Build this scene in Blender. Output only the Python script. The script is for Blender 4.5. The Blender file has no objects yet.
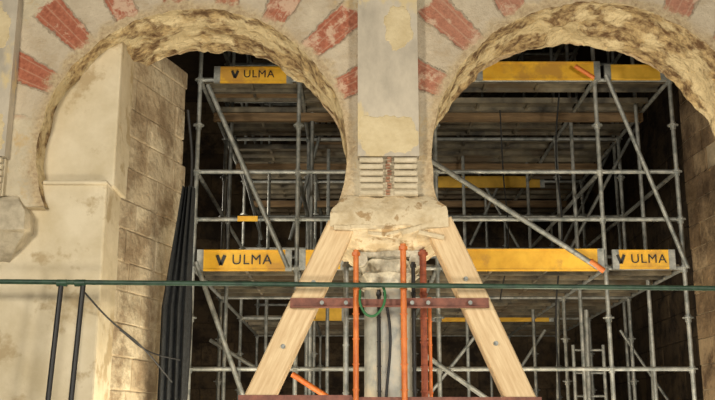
import bpy, math, random
from mathutils import Vector, Matrix, noise
random.seed(7)
F=986.0; PIT=math.radians(13.7); CZ=1.6
sp,cp=math.sin(PIT),math.cos(PIT)
def P(px,py,Y):
    u=(px-357.5)/F; v=(200-py)/F
    k=Y/(cp-v*sp)
    return Vector((u*k,Y,CZ+(sp+v*cp)*k))
def lin(c):
    return tuple(((x/255)/12.92 if x/255<=0.04045 else ((x/255+0.055)/1.055)**2.4) for x in c)+(1,)

# ---------------- materials
def mat(name,c1,c2,scale=4,rough=0.85,bump=0.3,metal=0.0,c3=None,stretch=(1,1,1),bscale=None,lo=.35,hi=.65,dist=.02,c3t=(.52,.62),c3s=.37):
    m=bpy.data.materials.new(name); m.use_nodes=True
    nt=m.node_tree; N=nt.nodes; L=nt.links
    b=N['Principled BSDF']; b.inputs['Roughness'].default_value=rough; b.inputs['Metallic'].default_value=metal
    tc=N.new('ShaderNodeTexCoord'); mp=N.new('ShaderNodeMapping'); mp.inputs['Scale'].default_value=stretch
    L.new(tc.outputs['Object'],mp.inputs['Vector'])
    n=N.new('ShaderNodeTexNoise'); n.inputs['Scale'].default_value=scale; n.inputs['Detail'].default_value=8; n.inputs['Roughness'].default_value=.65
    L.new(mp.outputs[0],n.inputs['Vector'])
    r=N.new('ShaderNodeValToRGB'); r.color_ramp.elements[0].position=lo; r.color_ramp.elements[1].position=hi
    r.color_ramp.elements[0].color=lin(c1); r.color_ramp.elements[1].color=lin(c2)
    L.new(n.outputs[0],r.inputs[0]); out=r.outputs[0]
    if c3:
        n3=N.new('ShaderNodeTexNoise'); n3.inputs['Scale'].default_value=scale*c3s; n3.inputs['Detail'].default_value=8; n3.inputs['Roughness'].default_value=.62
        L.new(mp.outputs[0],n3.inputs['Vector'])
        r3=N.new('ShaderNodeValToRGB'); r3.color_ramp.elements[0].position=c3t[0]; r3.color_ramp.elements[1].position=c3t[1]
        L.new(n3.outputs[0],r3.inputs[0])
        mx=N.new('ShaderNodeMixRGB'); L.new(r3.outputs[0],mx.inputs[0]); L.new(out,mx.inputs[1]); mx.inputs[2].default_value=lin(c3)
        out=mx.outputs[0]
    L.new(out,b.inputs['Base Color'])
    if bump:
        n2=N.new('ShaderNodeTexNoise'); n2.inputs['Scale'].default_value=bscale or scale*5; n2.inputs['Detail'].default_value=6
        L.new(mp.outputs[0],n2.inputs['Vector'])
        bp=N.new('ShaderNodeBump'); bp.inputs['Strength'].default_value=bump; bp.inputs['Distance'].default_value=dist
        L.new(n2.outputs[0],bp.inputs['Height']); L.new(bp.outputs[0],b.inputs['Normal'])
    return m
M={}
M['plaster']=mat('cream_plaster',(204,188,156),(222,208,178),2.2,.9,.35,c3=(192,178,150))
M['infill']=mat('infill_plaster',(198,182,148),(218,204,174),2.4,.9,.4,c3=(178,158,122),c3t=(.54,.6),c3s=.8)
M['pil']=mat('grey_render',(166,156,138),(200,188,166),3.2,.9,.35,c3=(206,186,142),stretch=(1,1,.6),c3t=(.54,.6),c3s=.8,bscale=9)
M['soffit']=mat('rough_masonry',(106,78,48),(196,170,122),9,.95,1.0,c3=(214,194,150),bscale=13,dist=.07,c3t=(.47,.54),c3s=.3,lo=.40,hi=.6)
M['impost']=mat('broken_impost',(190,168,130),(228,212,178),6,.9,.8,bscale=18,c3=(172,144,104),c3t=(.56,.62),c3s=1)
M['imposts']=mat('weathered_impost',(160,148,124),(204,190,162),6,.85,.6,bscale=16)
M['rolls']=mat('pale_carved_stone',(186,172,142),(216,202,174),8,.85,.4)
M['rollsd']=mat('brown_stained_stone',(120,78,56),(170,128,98),12,.85,.4)
M['marble']=mat('weathered_marble',(140,132,112),(214,206,184),9,.7,.6,bscale=20)
M['shaft']=mat('grey_marble_shaft',(128,130,124),(176,176,166),5,.5,.2,c3=(184,176,156))
M['wood']=mat('pale_pine',(200,168,124),(228,202,158),6,.7,.15,stretch=(5,5,.5),bscale=12)
M['galv']=mat('galvanised_steel',(108,112,108),(170,170,162),10,.5,.05,.45)
M['galvd']=mat('galvanised_deck',(62,58,50),(134,124,102),3,.6,.2,.15,c3=(92,78,58))
M['yellow']=mat('yellow_toe_board',(214,158,30),(236,186,52),5,.55,.05,c3=(196,146,52),c3t=(.55,.62))
M['yellowd']=mat('yellow_toe_board_dusty',(196,150,40),(228,180,60),5,.6,.05)
M['black']=mat('black_paint',(18,18,18),(34,32,28),5,.5,0)
M['rod']=mat('dark_green_bar',(24,48,36),(50,78,58),12,.5,.1)
M['orange']=mat('orange_painted_steel',(186,92,34),(216,124,54),9,.5,.1)
M['redoxide']=mat('red_oxide_steel',(100,56,42),(140,84,64),12,.6,.2)
M['rust']=mat('rusty_steel',(116,56,38),(164,88,56),14,.7,.3)
M['net']=mat('dark_netting',(22,24,26),(46,48,48),30,.9,.5)
M['cable']=mat('cable_rubber',(14,14,14),(30,30,30),9,.6,0)
M['green']=mat('green_hose',(30,90,46),(50,120,66),9,.5,0)
M['floor']=mat('dusty_floor',(96,86,72),(130,118,98),3,.9,.3)
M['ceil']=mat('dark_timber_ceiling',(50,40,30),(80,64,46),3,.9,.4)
M['joist']=mat('joist_timber',(92,72,48),(138,112,78),6,.8,.3,stretch=(.5,4,4))
M['patch']=mat('fresh_mortar_patch',(194,174,132),(214,196,156),5,.9,.5)

def block_mat(name,ca,cb,cc):
    m=bpy.data.materials.new(name); m.use_nodes=True
    nt=m.node_tree; N=nt.nodes; L=nt.links; b=N['Principled BSDF']; b.inputs['Roughness'].default_value=.95
    at=N.new('ShaderNodeAttribute'); at.attribute_name='tone'
    r=N.new('ShaderNodeValToRGB'); r.color_ramp.elements[0].color=lin(ca); r.color_ramp.elements[1].color=lin(cb)
    L.new(at.outputs['Fac'],r.inputs[0])
    tc=N.new('ShaderNodeTexCoord'); n=N.new('ShaderNodeTexNoise'); n.inputs['Scale'].default_value=2.4; n.inputs['Detail'].default_value=9; n.inputs['Roughness'].default_value=.72
    L.new(tc.outputs['Object'],n.inputs['Vector'])
    r2=N.new('ShaderNodeValToRGB'); r2.color_ramp.elements[0].position=.44; r2.color_ramp.elements[1].position=.6
    L.new(n.outputs[0],r2.inputs[0])
    mx=N.new('ShaderNodeMixRGB'); L.new(r2.outputs[0],mx.inputs[0]); L.new(r.outputs[0],mx.inputs[1]); mx.inputs[2].default_value=lin(cc)
    L.new(mx.outputs[0],b.inputs['Base Color'])
    bp=N.new('ShaderNodeBump'); bp.inputs['Strength'].default_value=.7; bp.inputs['Distance'].default_value=.035
    n2=N.new('ShaderNodeTexNoise'); n2.inputs['Scale'].default_value=14; n2.inputs['Detail'].default_value=8
    L.new(tc.outputs['Object'],n2.inputs['Vector']); L.new(n2.outputs[0],bp.inputs['Height']); L.new(bp.outputs[0],b.inputs['Normal'])
    return m
M['blocks']=block_mat('ashlar_blocks',(180,162,132),(204,190,160),(142,122,94))
M['mortar']=mat('lime_mortar',(158,140,112),(188,170,138),6,.95,.4)
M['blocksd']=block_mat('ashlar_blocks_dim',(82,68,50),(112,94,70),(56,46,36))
M['blocksr']=block_mat('ashlar_blocks_brown',(136,112,82),(170,146,112),(98,78,56))

def arcade_mat():
    m=bpy.data.materials.new('painted_voussoir_plaster'); m.use_nodes=True
    nt=m.node_tree; N=nt.nodes; L=nt.links; b=N['Principled BSDF']; b.inputs['Roughness'].default_value=.9
    at=N.new('ShaderNodeAttribute'); at.attribute_name='ring'
    sx=N.new('ShaderNodeSeparateXYZ'); L.new(at.outputs['Vector'],sx.inputs[0])
    tc=N.new('ShaderNodeTexCoord')
    so=N.new('ShaderNodeSeparateXYZ'); L.new(tc.outputs['Object'],so.inputs[0])
    def nz(scale,det=7,rg=.65):
        n=N.new('ShaderNodeTexNoise'); n.inputs['Scale'].default_value=scale; n.inputs['Detail'].default_value=det; n.inputs['Roughness'].default_value=rg
        L.new(tc.outputs['Object'],n.inputs['Vector']); return n.outputs[0]
    def mt(op,a,bb=None,c=None):
        n=N.new('ShaderNodeMath'); n.operation=op
        for i,v in enumerate((a,bb,c)):
            if v is None: continue
            if isinstance(v,(int,float)): n.inputs[i].default_value=v
            else: L.new(v,n.inputs[i])
        return n.outputs[0]
    def smooth(x,a,bb,lo=0,hi=1):
        n=N.new('ShaderNodeMapRange'); L.new(x,n.inputs[0]); n.inputs[1].default_value=a; n.inputs[2].default_value=bb; n.inputs[3].default_value=lo; n.inputs[4].default_value=hi; return n.outputs[0]
    def mix(f,a,c):
        n=N.new('ShaderNodeMixRGB'); L.new(f,n.inputs[0])
        for i,v in ((1,a),(2,c)):
            if isinstance(v,tuple): n.inputs[i].default_value=lin(v)
            else: L.new(v,n.inputs[i])
        return n.outputs[0]
    n1=nz(9); nb=nz(2.0); nc=nz(5.0,9,.7); nf=nz(26)
    w=mt('MULTIPLY',mt('SUBTRACT',n1,.5),.20)
    ph=mt('FRACT',mt('ADD',sx.outputs[0],w))
    tri=mt('ABSOLUTE',mt('SUBTRACT',ph,.5))
    red=smooth(tri,.235,.21)
    vv=mt('ADD',sx.outputs[1],mt('MULTIPLY',mt('SUBTRACT',nc,.5),.45))
    high=smooth(so.outputs[2],zc+.30,zc+.42)
    ring=mt('MULTIPLY',mt('MULTIPLY',smooth(vv,.64,.60),smooth(vv,.05,.09)),high)
    base=mix(smooth(nb,.4,.62),(212,198,168),(184,171,145))
    base=mix(smooth(nc,.52,.64),base,(196,170,126))
    ringc=mix(smooth(nc,.35,.65),(206,190,164),(178,160,134))
    base=mix(mt('MULTIPLY',ring,.8),base,ringc)
    brick=mt('FRACT',mt('MULTIPLY',sx.outputs[0],6.0))
    bj=smooth(mt('ABSOLUTE',mt('SUBTRACT',brick,.5)),.40,.47)
    redc=mix(smooth(nf,.35,.65),(150,84,60),(184,114,86))
    redc=mix(mt('MULTIPLY',bj,.4),redc,(196,160,132))
    redc=mix(smooth(nc,.52,.59),redc,(204,170,142))
    wearx=smooth(so.outputs[0],-.2,1.2,1,.8)
    f=mt('MULTIPLY',mt('MULTIPLY',mt('MULTIPLY',red,ring),smooth(nb,.30,.42,.75,1)),wearx)
    c=mix(f,base,redc)
    line=mt('MULTIPLY',smooth(mt('ABSOLUTE',mt('SUBTRACT',tri,.235)),.02,.008),mt('MULTIPLY',ring,.4))
    c=mix(line,c,(124,100,76))
    edge=smooth(vv,.12,.03)
    c=mix(mt('MULTIPLY',edge,.75),c,mix(smooth(nf,.35,.65),(154,124,86),(206,182,140)))
    L.new(c,b.inputs['Base Color'])
    h=mt('ADD',nc,mt('MULTIPLY',nf,.5))
    h=mt('SUBTRACT',h,mt('MULTIPLY',line,.8))
    bp=N.new('ShaderNodeBump'); bp.inputs['Strength'].default_value=.7; bp.inputs['Distance'].default_value=.04
    L.new(h,bp.inputs['Height']); L.new(bp.outputs[0],b.inputs['Normal'])
    return m

# ---------------- mesh builder
class MB:
    def __init__(s): s.v=[];s.f=[];s.m=[];s.t=[];s.mats=[]
    def mi(s,k):
        if k not in s.mats: s.mats.append(k)
        return s.mats.index(k)
    def add(s,vs,fs,k,tone=.5):
        o=len(s.v); s.v+= [tuple(v) for v in vs]; s.t+=[tone]*len(vs)
        i=s.mi(k)
        for f in fs: s.f.append([o+a for a in f]); s.m.append(i)
    def box(s,a,b,k,tone=.5):
        (x0,y0,z0),(x1,y1,z1)=a,b
        vs=[(x0,y0,z0),(x1,y0,z0),(x1,y1,z0),(x0,y1,z0),(x0,y0,z1),(x1,y0,z1),(x1,y1,z1),(x0,y1,z1)]
        s.add(vs,[(0,3,2,1),(4,5,6,7),(0,1,5,4),(1,2,6,5),(2,3,7,6),(3,0,4,7)],k,tone)
    def tube(s,a,b,r,k,n=10,r2=None):
        a=Vector(a);b=Vector(b);d=(b-a).normalized()
        u=d.orthogonal().normalized();w=d.cross(u)
        r2=r if r2 is None else r2
        vs=[];
        for p,rr in((a,r),(b,r2)):
            for i in range(n):
                t=2*math.pi*i/n; vs.append(p+rr*(math.cos(t)*u+math.sin(t)*w))
        fs=[(i,(i+1)%n,n+(i+1)%n,n+i) for i in range(n)]+[tuple(range(n-1,-1,-1)),tuple(range(n,2*n))]
        s.add(vs,fs,k)
    def beam(s,a,b,w,h,k,up=(0,1,0),tone=.5,ch=0):
        a=Vector(a);b=Vector(b);d=(b-a).normalized();u=Vector(up);u=(u-d*u.dot(d)).normalized();x=d.cross(u)
        c=ch
        prof=[(-w/2+c,-h/2),(w/2-c,-h/2),(w/2,-h/2+c),(w/2,h/2-c),(w/2-c,h/2),(-w/2+c,h/2),(-w/2,h/2-c),(-w/2,-h/2+c)] if c else [(-w/2,-h/2),(w/2,-h/2),(w/2,h/2),(-w/2,h/2)]
        n=len(prof)
        vs=[p+x*i+u*j for p in(a,b) for i,j in prof]
        fs=[(i,(i+1)%n,n+(i+1)%n,n+i) for i in range(n)]+[tuple(range(n-1,-1,-1)),tuple(range(n,2*n))]
        s.add(vs,fs,k,tone)
    def lathe(s,cx,cy,prof,k,n=32,fn=None):
        vs=[]
        for r,z in prof:
            for i in range(n):
                t=2*math.pi*i/n; rr=r*(fn(t,z) if fn else 1)
                vs.append((cx+rr*math.cos(t),cy+rr*math.sin(t),z))
        fs=[]
        for j in range(len(prof)-1):
            for i in range(n): fs.append((j*n+i,j*n+(i+1)%n,(j+1)*n+(i+1)%n,(j+1)*n+i))
        fs+=[tuple(range(n-1,-1,-1)),tuple(range((len(prof)-1)*n,len(prof)*n))]
        s.add(vs,fs,k)
    def loft(s,rings,k):
        n=len(rings[0]); vs=[p for r in rings for p in r]; fs=[]
        for j in range(len(rings)-1):
            for i in range(n): fs.append((j*n+i,j*n+(i+1)%n,(j+1)*n+(i+1)%n,(j+1)*n+i))
        fs+=[tuple(range(n-1,-1,-1)),tuple(range((len(rings)-1)*n,len(rings)*n))]
        s.add(vs,fs,k)
    def build(s,name,parent=None,smooth=False,attr=None,bevel=0):
        me=bpy.data.meshes.new(name); me.from_pydata(s.v,[],s.f); 
        for k in s.mats: me.materials.append(M[k])
        me.polygons.foreach_set('material_index',s.m)
        a=me.attributes.new('tone','FLOAT','POINT'); a.data.foreach_set('value',s.t)
        if attr:
            a=me.attributes.new('ring','FLOAT_VECTOR','POINT'); a.data.foreach_set('vector',[c for v in attr for c in v])
        me.update()
        o=bpy.data.objects.new(name,me); bpy.context.scene.collection.objects.link(o)
        if parent: o.parent=parent
        if smooth:
            for p in me.polygons: p.use_smooth=True
            import bmesh
            bm=bmesh.new(); bm.from_mesh(me); bmesh.ops.recalc_face_normals(bm,faces=bm.faces)
            for e in bm.edges:
                if len(e.link_faces)==2 and e.calc_face_angle(0)>math.radians(40): e.smooth=False
            bm.to_mesh(me); bm.free()
        if bevel:
            bv=o.modifiers.new('bevel','BEVEL'); bv.width=bevel; bv.segments=2
        return o
def empty(name,loc=(0,0,0)):
    e=bpy.data.objects.new(name,None); bpy.context.scene.collection.objects.link(e); e.location=loc; return e

# ---------------- arcade geometry
D=8.5; T=1.0
pierx=P(388,152,D).x
mpp=(P(101,152,D).x-P(100,152,D).x)
SP=392*mpp; SPR=426*mpp
R0=155*mpp; RR=170*mpp
zc=P(388,152,D).z; zcR=P(388,160,D).z
zi=P(388,207,D).z
ZT=zc+2.7
M['arcade']=arcade_mat()
ms=MB(); ring=[]
def nzv(x,y,z,s): return noise.noise(Vector((x*s,y*s,z*s)))
def cell(x0,x1,R,zc):
    cx=(x0+x1)/2; hw=(x1-x0)/2; H=ZT-zc
    al=math.asin((zc-zi)/R)
    nt=190
    ths=[-al+(math.pi+2*al)*i/nt for i in range(nt+1)]
    c1=math.atan2(H,hw); ths+= [c1,math.pi-c1]; ths=sorted(ths)
    frac=[0,.02,.05,.1,.18,.28,.4,.55,.7,.85,1]
    def pt(th,f):
        if th<0 or th>math.pi:
            q=(-th if th<0 else th-math.pi)/al
            bx=hw if th<0 else -hw; bz=(zi-zc)*q
        else:
            c,s_=math.cos(th),math.sin(th)
            t=min(hw/max(abs(c),1e-6),H/max(s_,1e-6)); bx,bz=t*c,t*s_
        up=max(0,math.sin(th))
        rr=R*(1+.012*nzv(cx,th*7,1,1.0)+up*.009*nzv(cx,th*26,4,1.0)+up*.006*nzv(cx,th*70,4,1.0))
        a=Vector((rr*math.cos(th),rr*math.sin(th))); return a.lerp(Vector((bx,bz)),f)
    for side in (0,1):
        vs=[]
        for th in ths:
            for f in frac:
                p=pt(th,f); x=cx+p.x; z=zc+p.y
                y=D+(.02*nzv(x,0,z,1.7)+.008*nzv(x,0,z,9) if side==0 else T)
                vs.append((x,y,z))
                rad=math.hypot(p.x,p.y)-R
                ring.append(((math.degrees(th)-135)/18.4+.5+20,rad,0))
        n=len(frac)
        fs=[(i*n+j,i*n+j+1,(i+1)*n+j+1,(i+1)*n+j) for i in range(len(ths)-1) for j in range(n-1)]
        ms.add(vs,fs,'arcade')
    ny=18; vs=[]
    for th in ths:
        for j in range(ny+1):
            p=pt(th,0); y=D+T*j/ny; k=1.0
            up=.25+.75*max(0,math.sin(th))
            X,Z=cx+p.x,p.y
            if j>0:
                e=min(1,j/3)
                st=nzv(X*2.2,y*3.5,Z*2.2,1.6)
                k=1+e*up*(.03*max(-.3,min(.3,st*3))+.035*nzv(X,y,Z,3)+.016*nzv(X,y,Z,9))
            x=cx+p.x*k; z=zc+p.y*k
            if j==0: y=D+.02*nzv(x,0,z,1.7)+.008*nzv(x,0,z,9)
            vs.append((x,y,z)); ring.append((0,2,0))
    fs=[(i*(ny+1)+j,(i+1)*(ny+1)+j,(i+1)*(ny+1)+j+1,i*(ny+1)+j+1) for i in range(len(ths)-1) for j in range(ny)]
    ms.add(vs,fs,'soffit')
    for sg in(-1,1):
        xa=cx+sg*R*math.cos(al); xb=cx+sg*hw
        ms.add([(xa,D,zi),(xb,D,zi),(xb,D+T,zi),(xa,D+T,zi)],[(0,1,2,3)],'plaster'); ring.extend([(0,2,0)]*4)
cell(pierx-2*SP,pierx-SP,R0,zc); cell(pierx-SP,pierx,R0,zc); cell(pierx,pierx+SPR,RR,zcR); cell(pierx+SPR,pierx+SPR+SP,R0,zc)
arc=ms.build('arcade_wall',attr=ring,smooth=True)

# ---------------- pilasters, corbels, imposts, capitals, columns per pier
pilw0=(P(418,60,D-.12).x-P(358,60,D-.12).x)/2
for n_,pc in enumerate((pierx-SP,pierx,pierx+SPR)):
    k=n_-1
    cx=pc-(.14 if k==-1 else 0); pilw=pilw0
    b=MB(); z0=P(388,156,D-.14).z
    b.box((cx-pilw,D-.14,z0),(cx+pilw,D+.05,ZT),'pil')
    NP=90
    for (ax,az,w_,h_,sd) in ((0,z0+.20,pilw*.95,.18,1),(.10,z0+1.22,.12,.20,5)):
        pts=[]
        for i in range(NP):
            t=2*math.pi*i/NP; q=3.2
            ct,s_=math.cos(t),math.sin(t); rr_=1/((abs(ct)**q+abs(s_)**q)**(1/q))*(1+.28*nzv(ct+sd,s_,k,1.7)+.10*nzv(ct+sd,s_,k,7))
            pts.append((cx+ax+max(-pilw*.985-ax,min(pilw*.985-ax,w_*rr_*ct)),az+max(z0-az+.004,h_*rr_*s_)))
        vs=[(x,D-.14,z) for x,z in pts]+[(cx+ax+(x-cx-ax)*.96,D-.143,az+(z-az)*.96) for x,z in pts]
        b.add(vs,[(i,(i+1)%NP,NP+(i+1)%NP,NP+i) for i in range(NP)]+[tuple(range(NP,2*NP))],'patch')
    b.build('pilaster')
    c=MB(); zt=z0-.005; zb=P(388,194,D-.14).z; nr=6; h=(zt-zb)/nr
    c.box((cx-pilw*.95,D-.07,zb),(cx+pilw*.95,D+.03,zt),'rolls')
    for i in range(nr):
        z=zb+h*(i+.5); yy=D-.075-.01*i
        for sg in(-1,1):
            c.tube((cx+sg*.05,yy,z),(cx+sg*pilw*(.9+.05*random.random()),yy,z),h*.45,'rolls',12)
        for q in(-.25,.25):
            c.tube((cx-.026+.014*(i%2),yy-.012,z+h*q),(cx+.012+.014*(i%2),yy-.012,z+h*q),h*.2,'rollsd',8)
    c.build('roll_corbel',smooth=True)
    wt=(P(448,215,D-.15).x-P(332,215,D-.15).x)/2
    ik='impost' if k==0 else 'imposts'
    zt=zi+.01; z1=P(388,226,D-.15).z; zb=P(388,246,D-.1).z
    if k==-1: z1-=.02; zb-=.10
    def rr(hx,y0,y1,z,m=12,j=.02):
        pts=[]
        def seg(a,b_):
            for i in range(m):
                t=i/m; x=a[0]+(b_[0]-a[0])*t; y=a[1]+(b_[1]-a[1])*t
                pts.append((cx+x+j*nzv(x+k,y,z,6)*2,y+j*nzv(x,y+9,z,6)*2.5,z+j*nzv(x,y,z+5,7)*1.6))
        seg((-hx,y0),(hx,y0));seg((hx,y0),(hx,y1));seg((hx,y1),(-hx,y1));seg((-hx,y1),(-hx,y0)); return pts
    im=MB()
    im.loft([rr(wt*.78,D-.05,D+T+.05,zt+.07),rr(wt*.86,D-.1,D+T+.1,zt+.02),rr(wt*.97,D-.14,D+T+.14,zt-.05),rr(wt,D-.16,D+T+.15,zt-.09),rr(wt*1.0,D-.15,D+T+.15,z1),rr(wt*.93,D-.1,D+T+.1,z1-.03),rr(wt*.82,D-.03,D+T+.06,(z1+zb)/2),rr(wt*.60,D+.1,D+T-.05,zb)],ik)
    if k==0:
        random.seed(21)
        for i in range(6):
            x=cx-wt*.75+wt*.29*i; z=z1-.02-.05*random.random()
            im.beam((x-.10,D-.155,z+.04*random.uniform(-1,1)),(x+.12,D-.135,z+.04*random.uniform(-1,1)),.03+.03*random.random(),.04,'impost',ch=.008)
    im.build('impost_block',smooth=True)
    if k==-1: continue
    cyc=D+T/2-.1; rad=.20
    zcb=P(388,292,cyc).z; hh=zb-zcb
    cap=MB()
    def leaf(t,z):
        q=(z-zcb)/hh
        if q<.08: return 1
        return 1+.10*math.cos(8*t+(math.pi if q>.45 else 0))*(.4+q)
    cap.lathe(cx,cyc,[(rad*1.06,zcb),(rad*1.2,zcb+.02*1),(rad*1.05,zcb+.05),(rad*1.16,zcb+hh*.3),(rad*1.36,zcb+hh*.42),(rad*1.12,zcb+hh*.46),(rad*1.26,zcb+hh*.62),(rad*1.5,zcb+hh*.76),(rad*1.3,zcb+hh*.8),(rad*1.38,zcb+hh*.84)],'marble',48,leaf)
    ab=.28
    cap.box((cx-ab,cyc-ab,zcb+hh*.84),(cx+ab,cyc+ab,zb+.01),'marble')
    for sx in(-1,1):
        for sy in(-1,1):
            cap.tube((cx+sx*ab*.88,cyc+sy*ab*.88-.05,zcb+hh*.76),(cx+sx*ab*.88,cyc+sy*ab*.88+.05,zcb+hh*.76),.062,'marble',14)
    cap.build('carved_capital',smooth=True)
    col=MB(); col.lathe(cx,cyc,[(rad*1.35,0),(rad*1.35,.1),(rad*1.12,.14),(rad*1.25,.2),(rad*1.02,.26),(rad*1.08,.3),(rad*1.06,zcb)],'shaft',40)
    col.build('stone_column',smooth=True)

# ---------------- left infill and block piers
inf=MB()
zt=P(80,181,D+.12).z
inf.box((P(-90,240,D+.1).x,D+.12,0),(P(103,240,D+.1).x,D+.8,zt),'infill')
inf.box((P(30,240,D+.25).x,D+.25,zt-.02),(P(116,150,D+.25).x,D+.8,zc+R0*1.03),'infill')
inf.box((P(42,181,D+.08).x,D+.08,zt-.04),(P(107,181,D+.08).x,D+.3,zt+.0),'infill')
inf.build('masonry_infill',bevel=.03)
def block_pier(name,a,b_,z0,z1,key,thick=.5,bl=.42,bh=.27,seed=3,mk=None,gap=.006,inset=.012):
    random.seed(seed); m=MB()
    a=Vector((a.x,a.y,0)); b_=Vector((b_.x,b_.y,0)); d=(b_-a); Ln=d.length; d.normalize(); n=Vector((d.y,-d.x,0))
    def ob(s0,s1,q0,q1,zz0,zz1,k,t):
        vs=[]
        for z in(zz0,zz1):
            for s_,q in((s0,q0),(s1,q0),(s1,q1),(s0,q1)):
                p=a+d*s_+n*q; vs.append((p.x,p.y,z))
        m.add(vs,[(0,3,2,1),(4,5,6,7),(0,1,5,4),(1,2,6,5),(2,3,7,6),(3,0,4,7)],k,t)
    ob(.01,Ln-.05,-thick,-.010 if mk else -.025,z0,z1,mk or key,.25)
    z=z0
    while z<z1:
        h=bh*random.uniform(.85,1.15); s_=-bl*random.random(); ex=random.uniform(-.07,.05) if mk else 0
        while s_<Ln+ex:
            l=bl*random.uniform(.7,1.25)
            s0=max(s_,0); s1=min(s_+l,Ln+ex)
            if s1>s0+.04: ob(s0+gap,s1-gap,-thick+.05,random.uniform(-inset,inset),z+gap,min(z+h,z1)-gap,key,random.random())
            s_+=l
        z+=h
    m.build(name,bevel=.012)
block_pier('ashlar_pier',P(106,240,D+.45),P(181,240,D+1.85),0,zc+R0*1.05,'blocks',mk='mortar',gap=.003,inset=.009,bh=.3,bl=.5)
block_pier('ashlar_pier',P(690,240,11.8),P(775,240,9.8),0,zc+R0*1.5,'blocksr',seed=5,mk='mortar')
random.seed(11)

# ---------------- room shell
def slab(name,a,b,k):
    m=MB(); m.box(a,b,k); return m.build(name)
slab('floor',(-9,-4,-.1),(9,22.3,0),'floor')
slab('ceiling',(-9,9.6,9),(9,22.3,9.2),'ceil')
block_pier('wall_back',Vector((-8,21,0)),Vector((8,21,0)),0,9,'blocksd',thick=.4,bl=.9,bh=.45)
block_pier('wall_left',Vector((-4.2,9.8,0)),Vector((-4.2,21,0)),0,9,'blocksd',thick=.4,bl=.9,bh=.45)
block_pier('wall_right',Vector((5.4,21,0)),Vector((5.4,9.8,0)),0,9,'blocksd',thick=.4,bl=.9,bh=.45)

# ---------------- scaffolding
S0=10.5
sc=empty('scaffolding')
zL1=P(400,268,S0).z; dz=P(400,80,S0).z-zL1
LV=[zL1-dz,zL1,zL1+dz,zL1+2*dz]
ys=[S0,12.75,15.0,17.5]
xs=[P(p,240,S0).x for p in(194,297,437,604,682)]
r=.024
st=MB()
for y in ys:
    for x in xs:
        st.tube((x,y,.05),(x,y,8.6),r,'galv')
        st.tube((x,y,0),(x,y,.06),.06,'galv')
        z=LV[0]
        while z<8.5:
            st.tube((x,y,z-.006),(x,y,z+.006),.062,'galv',8)
            st.tube((x,y,z-.045),(x,y,z+.03),.034,'galv',8); z+=dz/4
for px,y in((311,11.6),(645,11.4),(228,11.8),(465,13.6),(530,13.9),(328,13.2),(268,13.9),(620,13.8),(487,16),(577,11.7)):
    x=P(px,240,y).x; st.tube((x,y,0),(x,y,8.0),.024,'galv')
st.build('standards',sc,smooth=True)
le=MB()
for yi,y in enumerate(ys):
    for L_ in LV:
        for f in((0,.25,.5) if yi!=2 else (0,.5)):
            z=L_+f*dz
            if z<.9 or z>8.5: continue
            if yi>0 and L_==LV[0]: continue
            for i in range(len(xs)-1):
                le.tube((xs[i],y,z),(xs[i+1],y,z),r,'galv')
for L_ in LV[1:]:
    for f in(0,.5):
        for x in xs:
            for j in range(len(ys)-1):
                le.tube((x,ys[j],L_+f*dz),(x,ys[j+1],L_+f*dz),r,'galv')
for L_ in LV[2:]:
    for y in(11.6,13.9,16.2):
        le.box((xs[0],y-.03,L_-.13),(xs[-1],y+.03,L_-.025),'joist')
le.build('ledgers',sc,smooth=True)
dk=MB()
for li,L_ in enumerate(LV[1:]):
    for i in range(len(xs)-1):
        for j in range(len(ys)-1):
            if li==0 and j==1 and i in(0,1): continue
            w=xs[i+1]-xs[i]; n=max(1,int((ys[j+1]-ys[j]-.1)/.33))
            for q in range(n):
                if random.random()<.12: continue
                y0=ys[j]+.06+q*.335
                z=L_+.03
                kk='joist' if random.random()<.12 else 'galvd'
                dk.box((xs[i]+.03,y0,z),(xs[i+1]-.03,y0+.305,z+.02),kk)
                dk.box((xs[i]+.03,y0,z-.045),(xs[i+1]-.03,y0+.02,z),'galvd')
                dk.box((xs[i]+.03,y0+.285,z-.045),(xs[i+1]-.03,y0+.305,z),'galvd')
                nn=max(1,int(w/.5))
                for c in range(1,nn):
                    xx=xs[i]+w*c/nn; dk.box((xx-.015,y0+.02,z-.035),(xx+.015,y0+.285,z),'galvd')
dk.build('deck_planks',sc)
br=MB()
def pb(p1,d1,p2,d2,rr,k,mb=br): mb.tube(P(*p1,d1),P(*p2,d2),rr,k)
pb((208,85),S0-.06,(288,268),S0-.06,.027,'galv')
pb((196,262),S0-.06,(243,396),S0-.06,.027,'galv')
pb((430,160),S0-.08,(602,270),S0-.08,.030,'galv')
pb((590,261),S0-.085,(604,271),S0-.085,.033,'orange')
pb((606,75),S0-.06,(688,268),S0-.06,.024,'galv')
pb((425,355),S0-.06,(500,408),S0-.06,.026,'galv')
pb((292,374),S0-.2,(332,400),S0-.2,.03,'orange')
pb((575,66),S0-.2,(594,78),S0-.2,.024,'orange')
pb((640,120),12.7,(560,268),12.7,.022,'galv')
pb((455,130),15,(520,250),15,.022,'galv')
pb((230,120),12.7,(262,240),12.7,.022,'galv')
pb((330,100),12.7,(290,240),12.7,.022,'galv')
pb((480,330),12.7,(425,400),12.7,.022,'galv')
pb((530,120),15,(470,245),15,.022,'galv')
pb((545,330),14,(500,400),14,.022,'galv')
pb((610,150),15,(560,250),15,.022,'galv')
pb((620,330),13.6,(668,400),13.6,.022,'galv')
pb((650,310),11.5,(654,400),11.5,.024,'galv')
pb((586,310),12,(590,420),12,.03,'galv')
pb((558,300),13,(558,420),13,.024,'galv')
pb((210,340),12,(262,372),12,.024,'galv')
br.build('diagonal_braces',sc,smooth=True)

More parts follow.
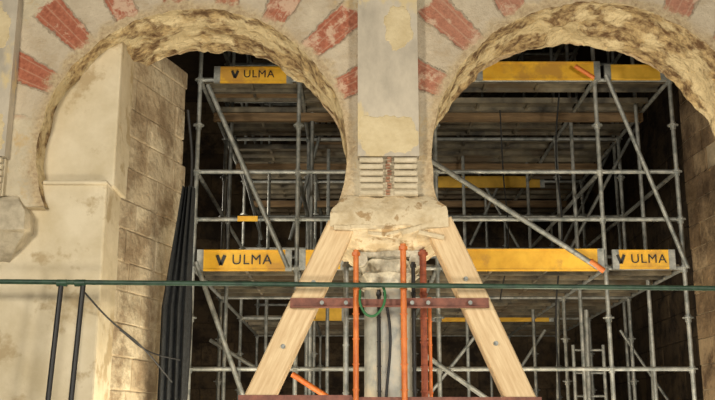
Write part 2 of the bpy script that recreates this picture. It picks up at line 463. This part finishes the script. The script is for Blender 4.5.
tb=MB(); labels=[]
def board(px0,px1,py0,py1,Y,k='yellow',lab=None):
    pm=(py0+py1)/2
    a=P(px0,pm,Y); b_=P(px1,pm,Y); z0=P(px0,py1,Y).z; z1=P(px0,py0,Y).z
    tb.box((a.x,Y-.015,z0),(b_.x,Y+.015,z1),k)
    tb.box((a.x,Y-.02,z0-.01),(b_.x,Y+.02,z0+.008),k); tb.box((a.x,Y-.02,z1-.008),(b_.x,Y+.02,z1+.01),k)
    tb.box((a.x-.02,Y-.022,z0-.012),(a.x+.05,Y+.02,z1+.012),'galv'); tb.box((b_.x-.05,Y-.022,z0-.012),(b_.x+.02,Y+.02,z1+.012),'galv')
    if lab: labels.append((lab,pm,Y,z0,z1))
board(199,290,251,270,S0-.05,lab=252)
board(301,345,251,268,S0-.05,'yellow')
board(216,291,68,82,S0-.05,lab=259)
board(444,602,250,270,S0-.05)
board(614,673,251,268,S0-.05,lab=648)
board(478,598,63,79,S0-.05)
board(606,664,66,79,S0-.05,'yellowd')
board(432,543,177,187,15-.05,'yellowd')
board(432,552,308,321,15-.05,'yellow')
board(300,345,308,320,15-.05,'yellowd')
board(434,470,66,78,S0-.05,'yellowd')
tb.box((P(238,220,S0).x,S0-.05,P(238,222,S0).z),(P(258,220,S0).x,S0-.03,P(238,217,S0).z),'yellow')
tb.build('toe_boards',sc)
for (px,pm,Y,z0,z1) in labels:
    h=z1-z0
    cu=bpy.data.curves.new('board_lettering','FONT'); cu.body='ULMA'; cu.size=h*.74; cu.extrude=.001; cu.offset=.0; cu.space_character=1.12
    cu.align_x='CENTER'; cu.align_y='CENTER'
    o=bpy.data.objects.new('board_lettering',cu); bpy.context.scene.collection.objects.link(o)
    p=P(px,pm,Y); o.location=(p.x,Y-.026,(z0+z1)/2); o.rotation_euler=(math.pi/2,0,0)
    cu.materials.append(M['black']); o.parent=sc
    lg=MB(); cxx=p.x-h*1.6; zz=(z0+z1)/2
    lg.beam((cxx-h*.2,Y-.02,zz+h*.26),(cxx,Y-.02,zz-h*.26),h*.17,.008,'black')
    lg.beam((cxx+h*.2,Y-.02,zz+h*.26),(cxx,Y-.02,zz-h*.26),h*.17,.008,'black')
    lg.build('board_emblem',sc)

ld=MB()
for px in(573,603):
    a=P(px,345,12.3); ld.tube((a.x,12.3,0.01),(a.x,12.3,a.z),.022,'galv')
zt=P(573,350,12.3).z
while zt>.3:
    x0=P(573,345,12.3).x; x1=P(603,345,12.3).x
    ld.tube((x0,12.3,zt),(x1,12.3,zt),.015,'galv'); zt-=.28
ld.build('access_ladder',smooth=True)

# ---------------- timber props
def timber(p_top,p_bot,Y,w,name='timber_prop'):
    a=P(*p_top,Y); b_=P(*p_bot,Y)
    d=(b_-a); b2=a+d*((a.z-.05)/(a.z-b_.z))
    m=MB(); m.beam((0,0,0),(0,0,-(b2-a).length),w,.2,'wood',ch=.012)
    for t in(.55,1.15,1.9):
        m.tube((0,-.10,-t),(0,-.115,-t),.02,'galv'); m.tube((0,-.115,-t),(0,-.14,-t),.01,'galv')
    o=m.build(name); o.location=a
    ang=math.atan2(d.x,-d.z); o.rotation_euler=(0,-ang,0)
timber((341,228),(259,400),D-.02,.24)
timber((438,224),(520,400),D-.02,.24)
cl=MB()
def bar(px0,px1,py0,py1,Y,k,mb):
    a=P(px0,py1,Y);b_=P(px1,py1,Y);zt=P(px0,py0,Y).z
    mb.box((a.x,Y,a.z),(b_.x,Y+.008,zt),k); mb.box((a.x,Y-.04,a.z),(b_.x,Y,a.z+.008),k)
bar(290,356,298,308,D-.15,'redoxide',cl); bar(404,489,298,308,D-.15,'redoxide',cl)
bar(350,410,299,307,D-.13,'redoxide',cl)
bar(238,352,395,405,D-.15,'redoxide',cl)
bar(352,542,397,407,D-.15,'redoxide',cl)
for px in(322,346,412,428,470):
    p=P(px,303,D-.17); cl.tube(p,p+Vector((0,-.03,0)),.018,'galv')
cl.build('steel_clamp_bars')
def rod(px,py0,Y,k,rr,name):
    m=MB(); t=P(px,py0,Y); x=P(px,330,Y).x
    m.tube((x,Y,0.01),(x,Y,t.z),rr,k)
    z=t.z
    m.tube((x,Y,z-.05),(x,Y,z-.02),rr*1.5,k,6)
    for zz in [2.0+.21*i for i in range(5)]: m.tube((x,Y,zz),(x,Y,zz+.012),rr*1.25,k,8)
    m.tube((x,Y,0),(x,Y,.02),.06,k); m.build(name,smooth=True)
rod(356,250,D-.20,'orange',.024,'adjustable_prop')
rod(404,244,D-.20,'orange',.026,'adjustable_prop')
rod(424,250,D+.1,'rust',.030,'adjustable_prop')
rod(414,262,D+.02,'black',.018,'threaded_rod')
rod(379,290,D+.05,'black',.016,'threaded_rod')
rod(346,262,D+.35,'galv',.024,'adjustable_prop')
rod(430,300,D+.35,'orange',.016,'threaded_rod')
tie=MB(); tie.tube(P(-60,281,D-.29),P(790,289,D-.29),.021,'rod',12)
for px in(62,80): tie.tube(P(px-5,283,D-.29),P(px+5,283,D-.29),.03,'rod',12)
tie.build('tie_bar',smooth=True)
lg=MB()
for a,b_ in(((61,286),(48,400)),((83,286),(71,400))):
    p=P(*a,D-.29); q=P(*b_,D-.33); d=q-p; q=p+d*((p.z-.01)/(p.z-q.z)); lg.tube(p,q,.022,'black',10)
lg.build('trestle_legs',smooth=True)
nt=MB(); Y=D+1.2; x0=P(162,300,Y).x; x1=P(191,300,Y).x; zt=P(180,188,Y).z; n=60; vs=[];rows=20
for j in range(rows+1):
    z=.03+(zt-.03)*j/rows; q=j/rows
    for i in range(n+1):
        t=i/n; x=x0+(x1-x0)*(t*(1-.55*max(0,q-.7)/.3)+.55*max(0,q-.7)/.3)
        vs.append((x,Y-.05+.045*math.sin(t*26+q*1.3)+.02*math.sin(t*11+q*4),z))
nt.add(vs,[(j*(n+1)+i,j*(n+1)+i+1,(j+1)*(n+1)+i+1,(j+1)*(n+1)+i) for j in range(rows) for i in range(n)],'net')
nt.build('debris_netting',smooth=True)
def cable(pts,rr,k,name):
    cu=bpy.data.curves.new(name,'CURVE'); cu.dimensions='3D'; cu.bevel_depth=rr; cu.bevel_resolution=3
    s=cu.splines.new('BEZIER'); s.bezier_points.add(len(pts)-1)
    for bp_,p in zip(s.bezier_points,pts): bp_.co=p; bp_.handle_left_type=bp_.handle_right_type='AUTO'
    cu.materials.append(M[k]); o=bpy.data.objects.new(name,cu); bpy.context.scene.collection.objects.link(o)
cable([P(84,292,D-.2),P(110,320,D+.1),P(140,345,D+.4),P(172,382,D+.9)],.008,'cable','power_cable')
cable([P(120,330,D+.2),P(150,352,D+.7),P(180,360,D+1.0)],.007,'cable','power_cable')
cable([P(188,110,S0-.3),P(192,160,S0-.2),P(188,230,S0-.25),P(191,300,S0-.2),P(186,400,S0-.2)],.016,'cable','power_cable')
cable([P(560,80,11),P(556,150,11.1),P(562,230,11),P(556,310,11.1),P(560,400,11)],.010,'cable','power_cable')
cable([P(500,110,11),P(503,170,11.1),P(508,250,11),P(500,300,11.1)],.008,'cable','power_cable')
cable([P(360,290,D-.24),P(361,306,D-.26),P(370,316,D-.26),P(380,311,D-.25),P(385,294,D-.22),P(382,284,D-.20)],.011,'green','garden_hose')
cable([P(384,292,D-.1),P(390,330,D-.12),P(386,400,D-.1)],.012,'cable','power_cable')

# ---------------- lights
def area(loc,tgt,e,size,col):
    l=bpy.data.lights.new('work_and_fill_light','AREA'); l.energy=e; l.size=size; l.color=col
    o=bpy.data.objects.new('work_and_fill_light',l); bpy.context.scene.collection.objects.link(o); o.location=loc
    o.rotation_euler=(Vector(tgt)-Vector(loc)).to_track_quat('-Z','Y').to_euler()
area((-3.5,1.5,4.0),(-.3,8.5,4),305,.9,(1,.93,.80))
area((4.0,1.5,3.0),(1,8.8,4.2),265,.9,(1,.93,.80))
area((0.2,4.0,0.9),(0.3,8.8,3.2),95,.6,(1,.95,.85))  # low front fill, added to brighten the capital under the impost
area((1.9,8.9,0.8),(2.4,9.2,6),75,.5,(1,.86,.62))
area((-1.0,8.9,0.8),(-1.9,9.6,5),75,.5,(1,.89,.68))
area((1.0,11.5,.4),(1.2,13,6),60,1,(1,.88,.70))  # this and the lights below: unseen fills added to brighten the scaffold interior
area((-1.2,13.5,.4),(-1.0,14.5,6),45,.8,(1,.88,.70))
area((-2.8,13.8,5.0),(3,17,3.2),35,.5,(1,.9,.75))
area((3.2,10,1.0),(3.4,12,6),18,.5,(1,.9,.75))
w=bpy.data.worlds.new('World'); bpy.context.scene.world=w; w.use_nodes=True
w.node_tree.nodes['Background'].inputs[0].default_value=(.98,.92,.84,1); w.node_tree.nodes['Background'].inputs[1].default_value=.12
bpy.context.scene.view_settings.view_transform='Standard'
cam=bpy.data.cameras.new('camera'); co=bpy.data.objects.new('camera',cam); bpy.context.scene.collection.objects.link(co)
co.location=(0,0,CZ); co.rotation_euler=(math.pi/2+PIT,0,0); cam.lens=F/715*36; cam.sensor_width=36; cam.sensor_fit='HORIZONTAL'
bpy.context.scene.camera=co
